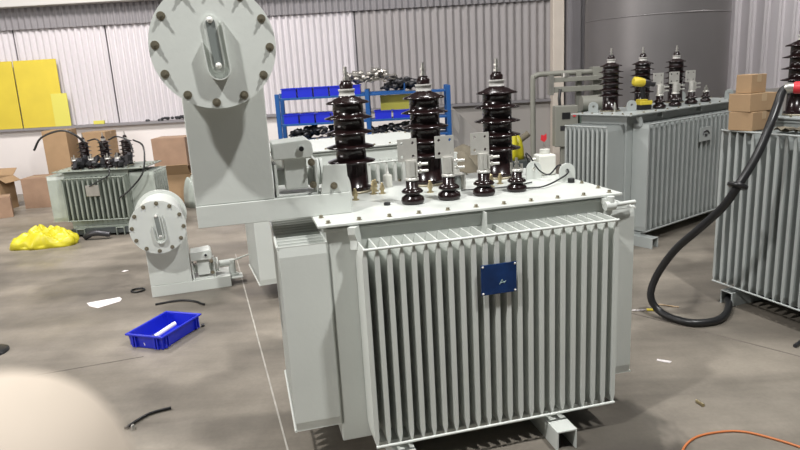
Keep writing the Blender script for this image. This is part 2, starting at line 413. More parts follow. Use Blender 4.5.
def transformer(P, yaw, label, L=1.16, n=23, fd=0.17, zb=0.14, zt=1.05, zl=1.135, body=(-0.03, 1.19), bv=(0.17, 0.98),
                left=0.30, right=0.22, side=(0.17, 0.80, 13), sz=(0.19, 1.055), lid=(-0.165, 1.275, 0.14, 1.08), m='paint', skids=(0.10, 0.87), skid_front=-0.13,
                bolts=0.135, left_film=False):
    root = empty('power_transformer', (P[0], P[1], 0), math.radians(yaw), label, 'transformer', None)
    b0, b1 = body; v0, v1 = bv
    t = MB().box(b0, b1, v0, v1, 0.10, zl - 0.012)
    t.box(b0 - 0.012, b1 + 0.012, v0 - 0.015, v1 + 0.012, zl - 0.035, zl - 0.0225)       # flange under the lid
    t.box(max(b0, 0.02), min(b1, L), v0 - fd * 0.6, v1 - 0.01, 0.0985, 0.122)                               # bottom frame
    t.build('tank', m, root, 0.003)
    l0, l1, l2, l3 = lid
    ld = MB().box(l0, l1, l2, l3, zl - 0.013, zl).build('lid', m, root, 0.003)
    bm_ = cached(('lid_bolt', m), lambda: hex_bolt(0.0085, 0.014), 'bolt')
    k = max(2, int((l1 - l0) / bolts))
    for i in range(k + 1):
        u = l0 + 0.05 + (l1 - l0 - 0.10) * i / k
        link_mesh('lid_bolt', bm_, ld, (u, l2 + 0.035, zl - 0.002)); link_mesh('lid_bolt', bm_, ld, (u, l3 - 0.035, zl - 0.002))
        
    for i in range(1, 6):
        v = l2 + (l3 - l2) * i / 6
        link_mesh('lid_bolt', bm_, ld, (l1 - 0.035, v, zl - 0.002)); link_mesh('lid_bolt', bm_, ld, (l0 + 0.035, v, zl - 0.002))
    radiator(root, 'front_radiator', L, n, fd - 0.002, zb, zt, m, T(0, v0, 0))
    if left:
        s0, s1, sn = side
        radiator(root, 'side_radiator', s1 - s0, sn, left, sz[0], sz[1], 'film' if left_film else m, T(b0, s1, 0) @ RZ(-PI / 2))
    if right:
        s0, s1, sn = side
        radiator(root, 'side_radiator', s1 - s0, sn, right, sz[0], sz[1], 'film' if left_film else m, T(b1, s0, 0) @ RZ(PI / 2))
    for u in skids:
        MB().box(u - 0.05, u + 0.05, skid_front, v1 + 0.12, 0.092, 0.10).box(u - 0.05, u - 0.042, skid_front, v1 + 0.12, 0, 0.092).box(u + 0.042, u + 0.05, skid_front, v1 + 0.12, 0, 0.092).build('skid', m, root, 0.002)
    return root

# ------------------------------------------------------------------ conservator (expansion vessel) builder
def conservator(root, u0, z0, m4, m='paint', bracket=0.67, h=0.62, rv=1.0, dx=0.0):
    """local frame: x to the right, y back, z up; origin at the front left bottom corner of the bracket.
       returns the pedestal object carrying everything as children."""
    base = MB()
    base.box(0, bracket, 0, 0.006, 0, 0.095).box(0, bracket, 0.006, 0.30, 0.087, 0.095).box(0, bracket, 0.294, 0.30, 0, 0.087).box(0, 0.006, 0.006, 0.294, 0, 0.087)
    o = base.build('conservator_bracket', m, root, 0.002); o.matrix_local = m4
    W = 0.335
    def child(mb, name, mm, bev=0.0):
        return mb.build(name, mm, o, bev)
    child(MB().box(0.0, W, 0.0075, 0.285, 0.0955, h + 0.06), 'pedestal', m, 0.004)
    cz = h + 0.125; cx = W / 2 - 0.012 + dx; A = T(cx, 0, cz) @ RX(PI / 2)      # lathe axis -> -y
    child(MB().lathe([(0.205 * rv, -0.40), (0.205 * rv, 0.14)], 48, A).lathe([(0.237 * rv, 0.12), (0.237 * rv, 0.142)], 56, A).lathe([(0.237 * rv, -0.42), (0.237 * rv, -0.398)], 48, A), 'oil_vessel', m, 0.002)
    child(MB().lathe([(0.237 * rv, 0.144), (0.237 * rv, 0.158)], 56, A), 'end_plate', m, 0.003)
    bb = cached(('flange_bolt',), lambda: hex_bolt(0.011, 0.013, 0.012), 'bolt')
    for i in range(12):
        a = 2 * PI * (i + 0.5) / 12 + 0.20
        link_mesh('flange_bolt', bb, o, (cx + 0.213 * rv * math.cos(a), -0.158, cz + 0.213 * rv * math.sin(a)), (PI / 2, 0, 0))
    # sight glass with its U shaped guard
    tilt = T(cx + 0.005, -0.158, cz) @ RY(-0.08)
    def slot(w, h0, h1, y0, y1):
        pts = [(w * math.cos(PI * i / 8), h1 + w * math.sin(PI * i / 8)) for i in range(9)] + [(-w * math.cos(PI * i / 8), h0 - w * math.sin(PI * i / 8)) for i in range(9)]
        return MB().prism(pts, y0, y1, tilt)
    child(slot(0.026, -0.072, 0.090, -0.010, 0.002), 'sight_glass_frame', m)
    child(slot(0.017, -0.066, 0.086, -0.013, -0.009), 'sight_glass', 'glass')
    g = MB()
    for s_ in (1, -1):
        ps = [(s_ * 0.044, 0.09 if s_ > 0 else 0.02)] + [(s_ * 0.042 * math.cos(PI / 2 * i / 6), -0.085 - 0.042 * math.sin(PI / 2 * i / 6)) for i in range(7)]
        for a, b in zip(ps, ps[1:]):
            d = Vector((b[0] - a[0], 0, b[1] - a[1])).normalized(); nn = Vector((-d.z, 0, d.x)) * 0.002
            A3, B3 = Vector((a[0], 0, a[1])), Vector((b[0], 0, b[1]))
            q = [A3 + nn, A3 - nn, B3 - nn, B3 + nn]
            g.add([(p.x, -0.035, p.z) for p in q] + [(p.x, 0.0, p.z) for p in q], [(0, 1, 2, 3), (7, 6, 5, 4), (0, 4, 5, 1), (1, 5, 6, 2), (2, 6, 7, 3), (3, 7, 4, 0)], tilt)
    child(g, 'glass_guard', m)
    scr = cached(('gauge_screw',), lambda: MB().lathe([(0.012, 0), (0.012, 0.004), (0.008, 0.009), (0.0001, 0.011)], 14), 'ceramic')
    for zz in (0.096, -0.074): link_mesh('gauge_screw', scr, o, (cx + 0.005 - zz * 0.08, -0.171, cz + zz), (PI / 2, 0, 0))
    # gas relay between vessel and tank
    rx = 0.345
    child(MB().box(rx, rx + 0.19, 0.03, 0.20, 0.0955, 0.103).box(rx, rx + 0.012, 0.03, 0.20, 0.103, 0.24).box(rx + 0.178, rx + 0.190, 0.03, 0.20, 0.103, 0.25), 'relay_frame', m, 0.002)
    child(MB().box(rx + 0.045, rx + 0.145, 0.045, 0.18, 0.125, 0.28).box(rx + 0.012, rx + 0.178, 0.09, 0.15, 0.14, 0.21), 'relay_body', m, 0.004)
    child(MB().prism([(rx + 0.0, 0.262), (rx + 0.165, 0.262), (rx + 0.178, 0.285), (rx + 0.172, 0.33), (rx + 0.155, 0.345), (rx + 0.0, 0.335)], 0.02, 0.20), 'relay_cover', m, 0.005)
    child(MB().lathe([(0.017, 0), (0.017, 0.012)], 16, T(rx + 0.125, 0.021, 0.305) @ RX(PI / 2)), 'cable_gland', m)
    child(MB().lathe([(0.011, 0), (0.011, 0.003)], 14, T(rx + 0.125, 0.009, 0.305) @ RX(PI / 2)), 'gland_hole', 'black')
    for zz in (0.24, 0.14):
        link_mesh('relay_bolt', bb, o, (rx + 0.165, 0.03, zz), (PI / 2, 0, 0))
    child(MB().lathe([(0.062, 0.0), (0.062, 0.012)], 28, T(rx + 0.192, 0.115, 0.185) @ RY(PI / 2)).lathe([(0.062, 0.016), (0.062, 0.028)], 28, T(rx + 0.192, 0.115, 0.185) @ RY(PI / 2)), 'pipe_flange', m, 0.001)
    return o, rx

# ------------------------------------------------------------------ the main transformer
main = transformer((-0.152, 2.515), 13.5, 'nearest transformer, pale grey with ribbed front, blue plate and large round vessel', skids=(0.12, 0.87), skid_front=-0.09, body=(-0.13, 1.19), left=0.205, right=0.165)
ZL = 1.135
cons, rx = conservator(main, 0, 0, T(-0.655, 0.335, ZL + 0.001))
# oil pipe from the relay down into the lid
MB().tube(spline([(-0.11, 0.45, 1.30), (-0.07, 0.45, 1.30), (-0.02, 0.45, 1.29), (0.01, 0.47, 1.25), (0.015, 0.48, 1.14)], 4), 0.030, 20).lathe([(0.045, 0), (0.045, 0.012)], 24, T(-0.05, 0.45, 1.30) @ RY(PI / 2)).build('oil_pipe', 'paint', main)
MB().prism([(-0.115, ZL + 0.097), (0.012, ZL + 0.097), (0.008, ZL + 0.222), (-0.095, ZL + 0.226)], 0.345, 0.350).box(-0.115, 0.012, 0.350, 0.46, ZL + 0.0955, ZL + 0.103).build('relay_stay', 'paint', main, 0.002)
link_mesh('relay_bolt', cached(('flange_bolt',), None, 'bolt'), main, (-0.055, 0.344, ZL + 0.13), (PI / 2, 0, 0))
for u in (0.122, 0.537, 0.955): hv_bushing(main, u, 0.875, ZL, 1.0, 5, 1.0)
lv_bushing(main, 0.322, 0.40, ZL, 1.0, True, 0.03)
lv_bushing(main, 0.507, 0.41, ZL, 1.0, True, -0.02)
lv_bushing(main, 0.690, 0.42, ZL, 1.0, True, 0.0)
lv_bushing(main, 0.868, 0.43, ZL, 0.9, False)
lug = cached(('lifting_lug',), lug_mesh, 'paint')
link_mesh('lifting_lug', lug, main, (1.09, 0.70, ZL), (0, 0, -0.1), (1.1, 1.1, 1.1))
link_mesh('lifting_lug', lug, main, (1.205, 0.545, ZL), (0, 0, -0.1), (1.1, 1.1, 1.1))
# small brass pressure and bleed valves
def valve_mesh():
    return MB().lathe([(0.018, 0), (0.018, 0.006)], 14).cyl(0.009, 0.006, 0.03, 10).lathe([(0.014, 0.03), (0.014, 0.045)], 6, smooth=False).lathe([(0.010, 0.045), (0.012, 0.062), (0.006, 0.072), (0.009, 0.08), (0.0001, 0.088)], 12)
vm_ = cached(('bleed_valve',), valve_mesh, 'brass')
for u, v in ((0.085, 0.62), (0.20, 0.73), (0.225, 0.80), (0.245, 0.72), (0.475, 0.62), (0.80, 0.60), (0.875, 0.66), (0.055, 0.66)):
    link_mesh('bleed_valve', vm_, main, (u, v, ZL), scale=(1.0, 1.0, 0.72 + 0.12 * math.sin(u * 40)))
MB().lathe([(0.024, 0), (0.026, 0.06), (0.020, 0.068), (0.009, 0.072), (0.005, 0.095), (0.0001, 0.105)], 16, T(0.318, 0.90, ZL)).build('oil_filler', 'white', main)
MB().box(0.585, 0.592, 0.60, 0.66, ZL, ZL + 0.085).box(0.655, 0.662, 0.60, 0.66, ZL, ZL + 0.085).box(0.585, 0.662, 0.60, 0.66, ZL + 0.078, ZL + 0.085).lathe([(0.02, 0.085), (0.02, 0.10), (0.01, 0.12)], 14, T(0.62, 0.63, ZL)).build('terminal_box_frame', 'tin', main)
MB().lathe([(0.022, 0), (0.022, 0.07)], 16, T(0.624, 0.63, ZL)).build('level_gauge', 'glass', main)
MB().box(0.575, 0.625, 0.700, 0.706, ZL, ZL + 0.20).box(0.575, 0.625, 0.700, 0.75, ZL, ZL + 0.008).build('upright_plate', 'tin', main, 0.001)
MB().cyl(0.020, 0, 0.022, 6, T(1.205, 0.50, ZL)).build('oil_plug', 'black', main)
MB().cyl(0.016, 0, 0.012, 12, T(0.20, 0.42, ZL)).build('oil_plug', 'black', main)
# lifting ears welded under the lid and the drain valve at the right
def ear():
    return MB().prism([(-0.016, 0), (0.012, 0.0), (0.022, -0.03), (0.022, -0.055), (0.010, -0.07), (-0.008, -0.066), (-0.004, -0.04), (-0.016, -0.02)], -0.011, 0.011)
e_ = cached(('lifting_ear',), ear, 'paint')
link_mesh('lifting_ear', e_, main, (-0.015, 0.135, 1.118), (0, 0, PI / 2 - 0.6), (1.6, 1.5, 1.5))
link_mesh('lifting_ear', e_, main, (1.185, 0.135, 1.118), (0, 0, -0.3), (1.2, 1.2, 1.2))
MB().tube([(1.17, 0.12, 1.085), (1.34, 0.14, 1.085)], 0.010, 10).cyl(0.022, -0.02, 0.03, 12, T(1.19, 0.12, 1.085) @ RY(PI / 2)).cyl(0.018, 0.0, 0.028, 6, T(1.20, 0.12, 1.10)).build('drain_valve', 'paint', main)
MB().prism([(0.0, 0), (0.004, 0), (0.004, 0.10), (0.0, 0.10)], 0, 0.06, T(0.50 + 0.075, 0.105, 1.02) @ RX(-0.0)).build('gusset', 'paint', main)
# blue rating plate
pl = MB().box(0.495, 0.660, -0.022, -0.016, 0.785, 0.922).build('rating_plate', 'blueplate', main, 0.002)
pl['label'] = 'blue enamel rating plate with small emblem'
sc = cached(('plate_screw',), lambda: MB().lathe([(0.005, 0), (0.005, 0.002), (0.0001, 0.004)], 10), 'ceramic')
for u in (0.503, 0.652):
    for z in (0.793, 0.914): link_mesh('plate_screw', sc, pl, (u, -0.022, z), (PI / 2, 0, 0))
M['emblem'] = mat('pale_emblem', (0.30, 0.42, 0.42), 0.4, 0.4)
em = MB()
for x0, z0, x1, z1 in ((0, 0, 0.012, 0.020), (0.012, 0.020, 0.020, 0.004), (0.004, 0.006, 0.026, 0.010), (0.020, 0.004, 0.030, 0.014)):
    em.tube([(0.579 + x0, -0.0225, 0.828 + z0), (0.579 + x1, -0.0225, 0.828 + z1)], 0.0018, 6)
em.build('emblem', 'emblem', pl)

# ------------------------------------------------------------------ the other transformers
t2 = transformer((-0.76, 4.77), 19.6, 'light grey transformer directly behind the nearest one, mostly hidden by it', zb=0.13, zt=1.065, zl=1.18, L=1.16, n=17, side=(0.17, 0.80, 11), sz=(0.16, 1.05))
MB().box(0.86, 0.98, 0.20, 0.24, 1.04, 1.185).build('lifting_bracket', 'paint', t2, 0.002)

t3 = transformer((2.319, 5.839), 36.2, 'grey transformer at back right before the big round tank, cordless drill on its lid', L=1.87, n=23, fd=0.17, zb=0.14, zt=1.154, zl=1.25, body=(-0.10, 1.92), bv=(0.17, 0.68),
                 left=0.26, right=0.2, side=(0.20, 0.66, 10), sz=(0.16, 1.154), lid=(-0.20, 2.05, 0.06, 0.73), m='paint_shaded', skids=(0.0, 1.6), skid_front=-0.10, bolts=0.2)
for u in (0.15, 0.68, 1.30): hv_bushing(t3, u, 0.53, 1.25, 0.92, 6, 1.0)
for u in (0.50, 0.78, 1.08): lv_bushing(t3, u, 0.22, 1.25, 1.12, True, -0.5)
lv_bushing(t3, 1.40, 0.24, 1.25, 0.95, False)
for u, v in ((-0.09, 0.55), (0.16, 0.30), (1.85, 0.22), (1.55, 0.60)): link_mesh('lifting_lug', cached(('grey_lug',), lug_mesh, 'paint_shaded'), t3, (u, v, 1.25), (0, 0, -0.6), (1.2, 1.2, 1.2))
link_mesh('bleed_valve', cached(('steel_valve',), valve_mesh, 'steel'), t3, (0.04, 0.40, 1.25))
link_mesh('lifting_ear', cached(('grey_ear',), ear, 'paint_shaded'), t3, (-0.03, 0.09, 1.22), (0, 0, -0.3), (1.3, 1.3, 1.3))
for u in (0.35, 1.05): MB().prism([(-0.012, 0), (0.012, 0), (0.004, 0.045), (-0.004, 0.045)], 0, 0.05, T(u, 0.09, 1.19)).build('gusset', 'paint_shaded', t3)
p3 = MB().box(0.84, 1.07, -0.022, -0.014, 0.90, 1.04).build('rating_plate', 'paint_shaded', t3, 0.002)
arc = MB()
arc.tube([(0.955 + 0.055 * math.cos(a), -0.023, 0.965 + 0.035 * math.sin(a)) for a in [PI * i / 10 for i in range(11)]], 0.008, 6).box(0.935, 0.975, -0.026, -0.022, 0.945, 0.97)
arc.build('emblem', 'darkmetal', p3)

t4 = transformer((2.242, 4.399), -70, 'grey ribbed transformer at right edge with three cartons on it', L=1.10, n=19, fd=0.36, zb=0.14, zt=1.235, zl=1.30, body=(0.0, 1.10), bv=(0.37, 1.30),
                 left=0, right=0, lid=(0.0, 1.2, 0.35, 1.36), m='paint_shaded', skids=(0.13, 0.9), skid_front=0.0, bolts=0.16)
hv_bushing(t4, 0.125, 0.56, 1.30, 1.0, 5, 1.0)
link_mesh('lifting_lug', cached(('grey_lug',), None, 'paint_shaded'), t4, (0.05, 0.43, 1.30), (0, 0, 0.4), (1.1, 1.1, 1.1))
lv_bushing(t4, 0.34, 0.62, 1.30, 0.9, False)

t5 = transformer((-3.98, 7.55), 0, 'small old green grey transformer at back left with wires looped over its lid', L=0.73, n=13, fd=0.12, zb=0.20, zt=0.72, zl=0.80, body=(-0.02, 0.75), bv=(0.12, 0.62),
                 left=0.22, right=0.30, side=(0.14, 0.56, 7), sz=(0.18, 0.74), lid=(-0.13, 0.97, 0.06, 0.68), m='paint_old', skids=(0.12, 0.6), skid_front=0.0, bolts=0.15, left_film=True)
MB().box(0.0, 0.75, 0.02, 0.66, 0.03, 0.098).build('base_frame', 'dark', t5)
for u in (0.14, 0.39, 0.66): hv_bushing(t5, u, 0.40, 0.80, 0.66, 5, 0.95)
for u in (0.10, 0.30, 0.50, 0.62): lv_bushing(t5, u, 0.20, 0.80, 0.95, False)
MB().box(0.28, 0.44, -0.025, -0.012, 0.50, 0.63).build('rating_plate', 'steel', t5, 0.002)
def wires(name, lst, r, m, parent=None):
    mb = MB()
    for p in lst: mb.tube(spline(p, 6), r, 6)
    return mb.build(name, m, parent)
wires('cable', [[(-0.42, 0.3, 1.05), (-0.30, 0.30, 1.20), (-0.05, 0.3, 1.27), (0.12, 0.3, 1.20), (0.20, 0.38, 1.05)]], 0.013, 'black', t5)
wires('cable', [[(0.20, 0.40, 1.12), (0.36, 0.3, 1.14), (0.44, 0.3, 1.02)], [(0.46, 0.40, 1.12), (0.60, 0.32, 1.16), (0.74, 0.3, 1.10), (0.80, 0.24, 0.98)]], 0.010, 'black', t5)
wires('cable', [[(0.76, 0.40, 1.10), (0.94, 0.2, 1.05), (1.0, 0.05, 0.9), (0.96, 0.0, 0.72), (0.80, -0.04, 0.55), (0.66, -0.03, 0.46)]], 0.011, 'black', t5)
wires('cable', [[(0.56, 0.05, 0.84), (0.58, -0.02, 0.74), (0.46, -0.04, 0.68), (0.34, -0.04, 0.62)]], 0.009, 'black', t5)
hw = MB(); rr = random.Random(3)
for i in range(60):
    hw.box(-0.025, 0.025, -0.02, 0.02, 0, 0.03 + 0.05 * rr.random(), T(0.05 + 0.72 * rr.random(), 0.12 + 0.22 * rr.random(), 0.80 + 0.10 * rr.random()) @ RZ(rr.random() * 3) @ RX(rr.random()))
tag(hw.build('busbar_hardware', 'darkmetal', t5), None, None, None, 'stuff')

# ------------------------------------------------------------------ finished conservator standing on the floor
cv = empty('oil_conservator', (-2.125, 5.148, 0.0), math.radians(17), 'small round pale grey oil vessel on a box pedestal, standing on the floor', 'oil vessel')
cons2, rx2 = conservator(cv, 0, 0, I4, bracket=0.655, h=0.505, rv=0.92, dx=-0.02)
MB().cyl(0.030, 0.0, 0.13, 14, T(0.57, 0.115, 0.185) @ RY(PI / 2)).cyl(0.030, 0, 0.13, 14, T(0.68, 0.115, 0.08)).lathe([(0.05, 0), (0.05, 0.012)], 18, T(0.68, 0.115, 0.07)).box(0.55, 0.76, 0.02, 0.15, 0.058, 0.068).build('outlet_pipe', 'paint', cv)
MB().tube([(0.68, 0.10, 0.20), (0.86, 0.14, 0.235)], 0.007, 8).build('valve_handle', 'paint', cv)

# ------------------------------------------------------------------ things on and round the transformers
def carton(loc, rz, a, b, h, label, group, m='card', open_=False, tape=True):
    o = empty('carton', loc, rz, label, 'cardboard box', group)
    if open_:
        mb = MB().box(-a, a, -b, b, 0, 0.006).box(-a, -a + 0.006, -b, b, 0.006, h).box(a - 0.006, a, -b, b, 0.006, h).box(-a + 0.006, a - 0.006, -b, -b + 0.006, 0.006, h).box(-a + 0.006, a - 0.006, b - 0.006, b, 0.006, h)
        mb.build('box_body', m, o)
        MB().box(-a, a, -b * 0.9, 0, -0.003, 0.003, T(0, -b, h) @ RX(-0.9)).build('box_flap', m, o)
        MB().box(-a, a, 0, b * 0.9, -0.003, 0.003, T(0, b, h) @ RX(0.7)).build('box_flap', m, o)
        MB().box(0, a * 0.8, -b, b, -0.003, 0.003, T(a, 0, h) @ RY(0.6)).build('box_flap', m, o)
        MB().box(-a * 0.8, 0, -b, b, -0.003, 0.003, T(-a, 0, h) @ RY(-0.4)).build('box_flap', m, o)
    else:
        MB().box(-a, a, -b, b, 0, h).build('box_body', m, o, 0.003)
        if tape: MB().box(-a - 0.001, a + 0.001, -0.022, 0.022, h - 0.05, h + 0.001).build('packing_tape', 'tape', o)
    return o
gc = 'cartons stacked on the right transformer'
def t4pt(u, v, z):
    a = math.radians(-70); return (2.242 + u * math.cos(a) - v * math.sin(a), 4.399 + u * math.sin(a) + v * math.cos(a), z)
carton(t4pt(0.135, 0.115, 1.238), math.radians(-62), 0.085, 0.12, 0.122, 'bottom carton of the three stacked on the right transformer', gc)
carton(t4pt(0.135, 0.115, 1.362), math.radians(-70), 0.085, 0.12, 0.115, 'middle carton of the three stacked on the right transformer', gc)
carton(t4pt(0.125, 0.10, 1.479), math.radians(-64), 0.055, 0.075, 0.12, 'smallest carton, topmost of the stack on the right transformer', gc)

# oil filling hose with red nozzle
hose = empty('filling_hose', (1.9, 4.0, 0), 0, 'thick black oil hose looping down to the floor from the right transformer', 'hose')
def rel(pts, o): return [Vector(p) - o.location for p in pts]
hp = [(2.39, 3.87, 1.522), (2.365, 3.885, 1.523), (2.335, 3.89, 1.500), (2.30, 3.87, 1.424), (2.236, 3.82, 1.314), (2.149, 3.78, 1.144), (2.032, 3.75, 0.969), (1.97, 3.80, 0.827), (1.891, 3.90, 0.681),
      (1.806, 4.05, 0.499), (1.735, 4.15, 0.297), (1.70, 4.16, 0.15), (1.735, 4.12, 0.06), (1.80, 4.03, 0.027), (1.90, 3.93, 0.027), (2.06, 3.95, 0.027), (2.18, 4.06, 0.027), (2.27, 4.20, 0.03), (2.35, 4.36, 0.03), (2.60, 4.55, 0.03)]
MB().tube(spline(rel(hp, hose), 6), 0.025, 12).build('hose', 'black', hose)
MB().lathe([(0.026, -0.014), (0.05, -0.014), (0.058, -0.008), (0.058, 0.008), (0.05, 0.014), (0.026, 0.014)], 20, T(2.032 - 1.9, 3.755 - 4.0, 0.969) @ RY(0.35) @ RX(-0.2)).build('hose_collar', 'black', hose)
MB().lathe([(0.029, -0.02), (0.032, 0), (0.029, 0.03)], 16, T(2.365 - 1.9, 3.885 - 4.0, 1.522) @ RZ(-0.52) @ RY(PI / 2)).build('hose_coupling', 'steel', hose)
MB().lathe([(0.030, 0.0), (0.036, 0.01), (0.036, 0.16), (0.028, 0.18)], 18, T(2.388 - 1.9, 3.872 - 4.0, 1.522) @ RZ(-0.52) @ RY(PI / 2)).build('nozzle', 'red', hose)['label'] = 'red plastic nozzle'
# rag left on the ribs of the right transformer
rag = MB(); n = 9
vs = [(0.13 * (i / n - 0.5) * 2, 0.05 * (j / 5 - 0.5) * 2, 0.012 + 0.020 * math.sin(i * 1.7 + j) ** 2) for i in range(n + 1) for j in range(6)]
fs = [(i * 6 + j, i * 6 + j + 1, i * 6 + j + 7, i * 6 + j + 6) for i in range(n) for j in range(5)]
rag.add(vs + [(x, y, z - 0.008) for x, y, z in vs], fs + [tuple(60 + k for k in reversed(f)) for f in fs], I4, True)
p = t4pt(0.47, 0.12, 1.237)
tag(rag.build('rag', 'tan', None, 0, p, math.radians(-70)), 'crumpled brown rag lying on the ribs of the right transformer', 'rag')
# cordless drill on the lid of the back right transformer
def t3pt(u, v, z):
    a = math.radians(36.2); return (2.319 + u * math.cos(a) - v * math.sin(a), 5.839 + u * math.sin(a) + v * math.cos(a), z)
dr = empty('cordless_drill', t3pt(0.36, 0.30, 1.252), math.radians(10), 'yellow and black cordless drill standing on the back right transformer', 'drill')
MB().box(-0.06, 0.06, -0.045, 0.045, 0, 0.045).build('battery', 'black', dr, 0.006)
MB().box(-0.065, 0.065, -0.05, 0.05, 0.045, 0.085).box(-0.06, 0.02, -0.042, 0.042, 0.085, 0.10).build('battery_housing', 'yellow', dr, 0.01)
MB().tube([(0.0, 0, 0.09), (-0.012, 0, 0.15), (-0.02, 0, 0.22)], [0.026, 0.022, 0.026], 12).build('grip', 'black', dr)
MB().lathe([(0.028, -0.11), (0.043, -0.10), (0.045, -0.04), (0.040, 0.0)], 18, T(-0.01, 0, 0.255) @ RY(PI / 2 + 0.2)).build('motor_housing', 'yellow', dr)
MB().lathe([(0.040, 0.0), (0.036, 0.06), (0.020, 0.075), (0.024, 0.115), (0.010, 0.125)], 16, T(-0.01, 0, 0.255) @ RY(PI / 2 + 0.2)).build('chuck', 'darkmetal', dr)

# sensor wire and white container on the main lid
def mpt(u, v, z):
    a = math.radians(13.5); return (-0.152 + u * math.cos(a) - v * math.sin(a), 2.515 + u * math.sin(a) + v * math.cos(a), z)
wr = MB().tube(spline([mpt(*q) for q in ((0.91, 0.44, 1.143), (1.00, 0.42, 1.145), (1.12, 0.48, 1.16), (1.20, 0.52, 1.19), (1.19, 0.60, 1.215), (1.13, 0.60, 1.17), (1.10, 0.66, 1.19), (1.09, 0.74, 1.25), (1.10, 0.82, 1.26), (1.125, 0.84, 1.20), (1.12, 0.84, 1.145))], 8), 0.0045, 6)
wr.tube(spline([mpt(*q) for q in ((0.62, 0.56, 1.142), (0.76, 0.53, 1.142), (0.90, 0.53, 1.142), (1.02, 0.58, 1.142))], 6), 0.004, 6)
tag(wr.build('cable', 'black'), 'thin black wire looping through the lifting lugs on the nearest transformer', 'wire')
can = empty('plastic_container', mpt(1.205, 0.80, 1.1365), math.radians(8), 'white square plastic container at the back right of the nearest lid', 'container')
MB().box(-0.052, 0.052, -0.045, 0.045, 0, 0.115).build('container_body', 'white', can, 0.010)
MB().cyl(0.028, 0.115, 0.142, 18).build('cap', 'white', can, 0.002)
MB().tube(spline([(-0.052, 0, 0.09), (-0.075, 0, 0.085), (-0.075, 0, 0.04), (-0.052, 0, 0.03)], 5), 0.007, 8).build('handle', 'white', can)
# red tag hanging on a wire above it
fl = empty('warning_tag', mpt(1.20, 0.80, 1.28), 0, 'small red tag on a thin stalk above the white container', 'tag')
MB().tube([(0, 0, 0), (0.004, 0, 0.055)], 0.003, 6).build('stalk', 'steel', fl)
MB().prism([(-0.018, 0.05), (0.002, 0.038), (0.016, 0.055), (0.014, 0.085), (0.0, 0.075), (-0.014, 0.08)], -0.003, 0.003).build('tag_sheet', 'red', fl)

# ------------------------------------------------------------------ big round tank, pipe rack
tk = empty('storage_tank', (3.90, 9.75, 0), 0, 'huge dark grey round steel tank reaching out of the top of the picture', 'tank')
MB().cyl(0.99, 0.0, 3.9, 72).build('tank_shell', 'tank', tk)
MB().lathe([(0.991, 2.28), (0.996, 2.285), (0.996, 2.295), (0.991, 2.3)], 72).build('weld_seam', 'tank', tk)

pr = empty('pipe_rack', (1.95, 8.6, 0), 0, 'grey pipe stand with crossed square pipes in front of cream column', 'pipework')
k = MB().tube(spline([(-0.10, 0, 0), (-0.10, 0, 0.8), (-0.10, 0, 1.5), (-0.08, 0, 1.57), (0.0, 0, 1.60), (0.25, 0, 1.60), (0.72, 0, 1.60)], 6), 0.035, 12); k.build('bent_pipe', 'pipe_grey', pr)
MB().box(0.12, 0.80, -0.14, -0.06, 1.36, 1.43).box(0.12, 0.80, -0.14, -0.06, 1.49, 1.55).build('cross_beam', 'pipe_grey', pr, 0.006)
MB().box(0.46, 0.53, -0.05, 0.02, 0, 1.62).build('post', 'pipe_grey', pr, 0.006)
MB().box(0.68, 0.80, -0.05, 0.12, 0.0, 1.66).build('post', 'pipe_grey', pr, 0.006)
MB().box(0.08, 0.14, -0.16, -0.04, 1.33, 1.58).lathe([(0.05, 0), (0.05, 0.05)], 12, T(0.30, -0.1, 1.55)).build('pipe_clamp', 'steel', pr)
MB().tube(spline([(0.22, -0.16, 1.40), (0.20, -0.2, 1.25), (0.24, -0.2, 1.05), (0.34, -0.2, 0.90)], 6), 0.02, 8).build('rubber_hose', 'black', pr)
cb = empty('control_box', (2.10, 8.0, 0), 0, 'grey electric control box with two dark windows under the pipes', 'control box')
MB().box(-0.12, 0.16, -0.08, 0.08, 0.72, 1.22).box(-0.04, 0.04, -0.03, 0.03, 0, 0.72).build('housing', 'pipe_grey', cb, 0.008)
MB().box(-0.04, 0.06, -0.086, -0.08, 1.06, 1.14).build('display', 'black', cb)
MB().box(-0.06, 0.08, -0.086, -0.08, 0.92, 0.98).build('display', 'darkmetal', cb)
MB().lathe([(0.018, 0), (0.018, 0.02)], 12, T(0.11, -0.08, 1.1) @ RX(PI / 2)).build('push_button', 'red', cb)
dm = empty('machine_cabinet', (2.38, 8.12, 0), 0, 'dark green machine cabinet beside the control box', 'machine')
MB().box(-0.10, 0.35, -0.2, 0.25, 0.0, 1.12).build('cabinet_body', 'green_dark', dm, 0.01)
MB().lathe([(0.10, 0), (0.10, 0.34)], 24, T(-0.03, 0.0, 1.22) @ RY(PI / 2)).build('round_drum', 'pipe_grey', dm)

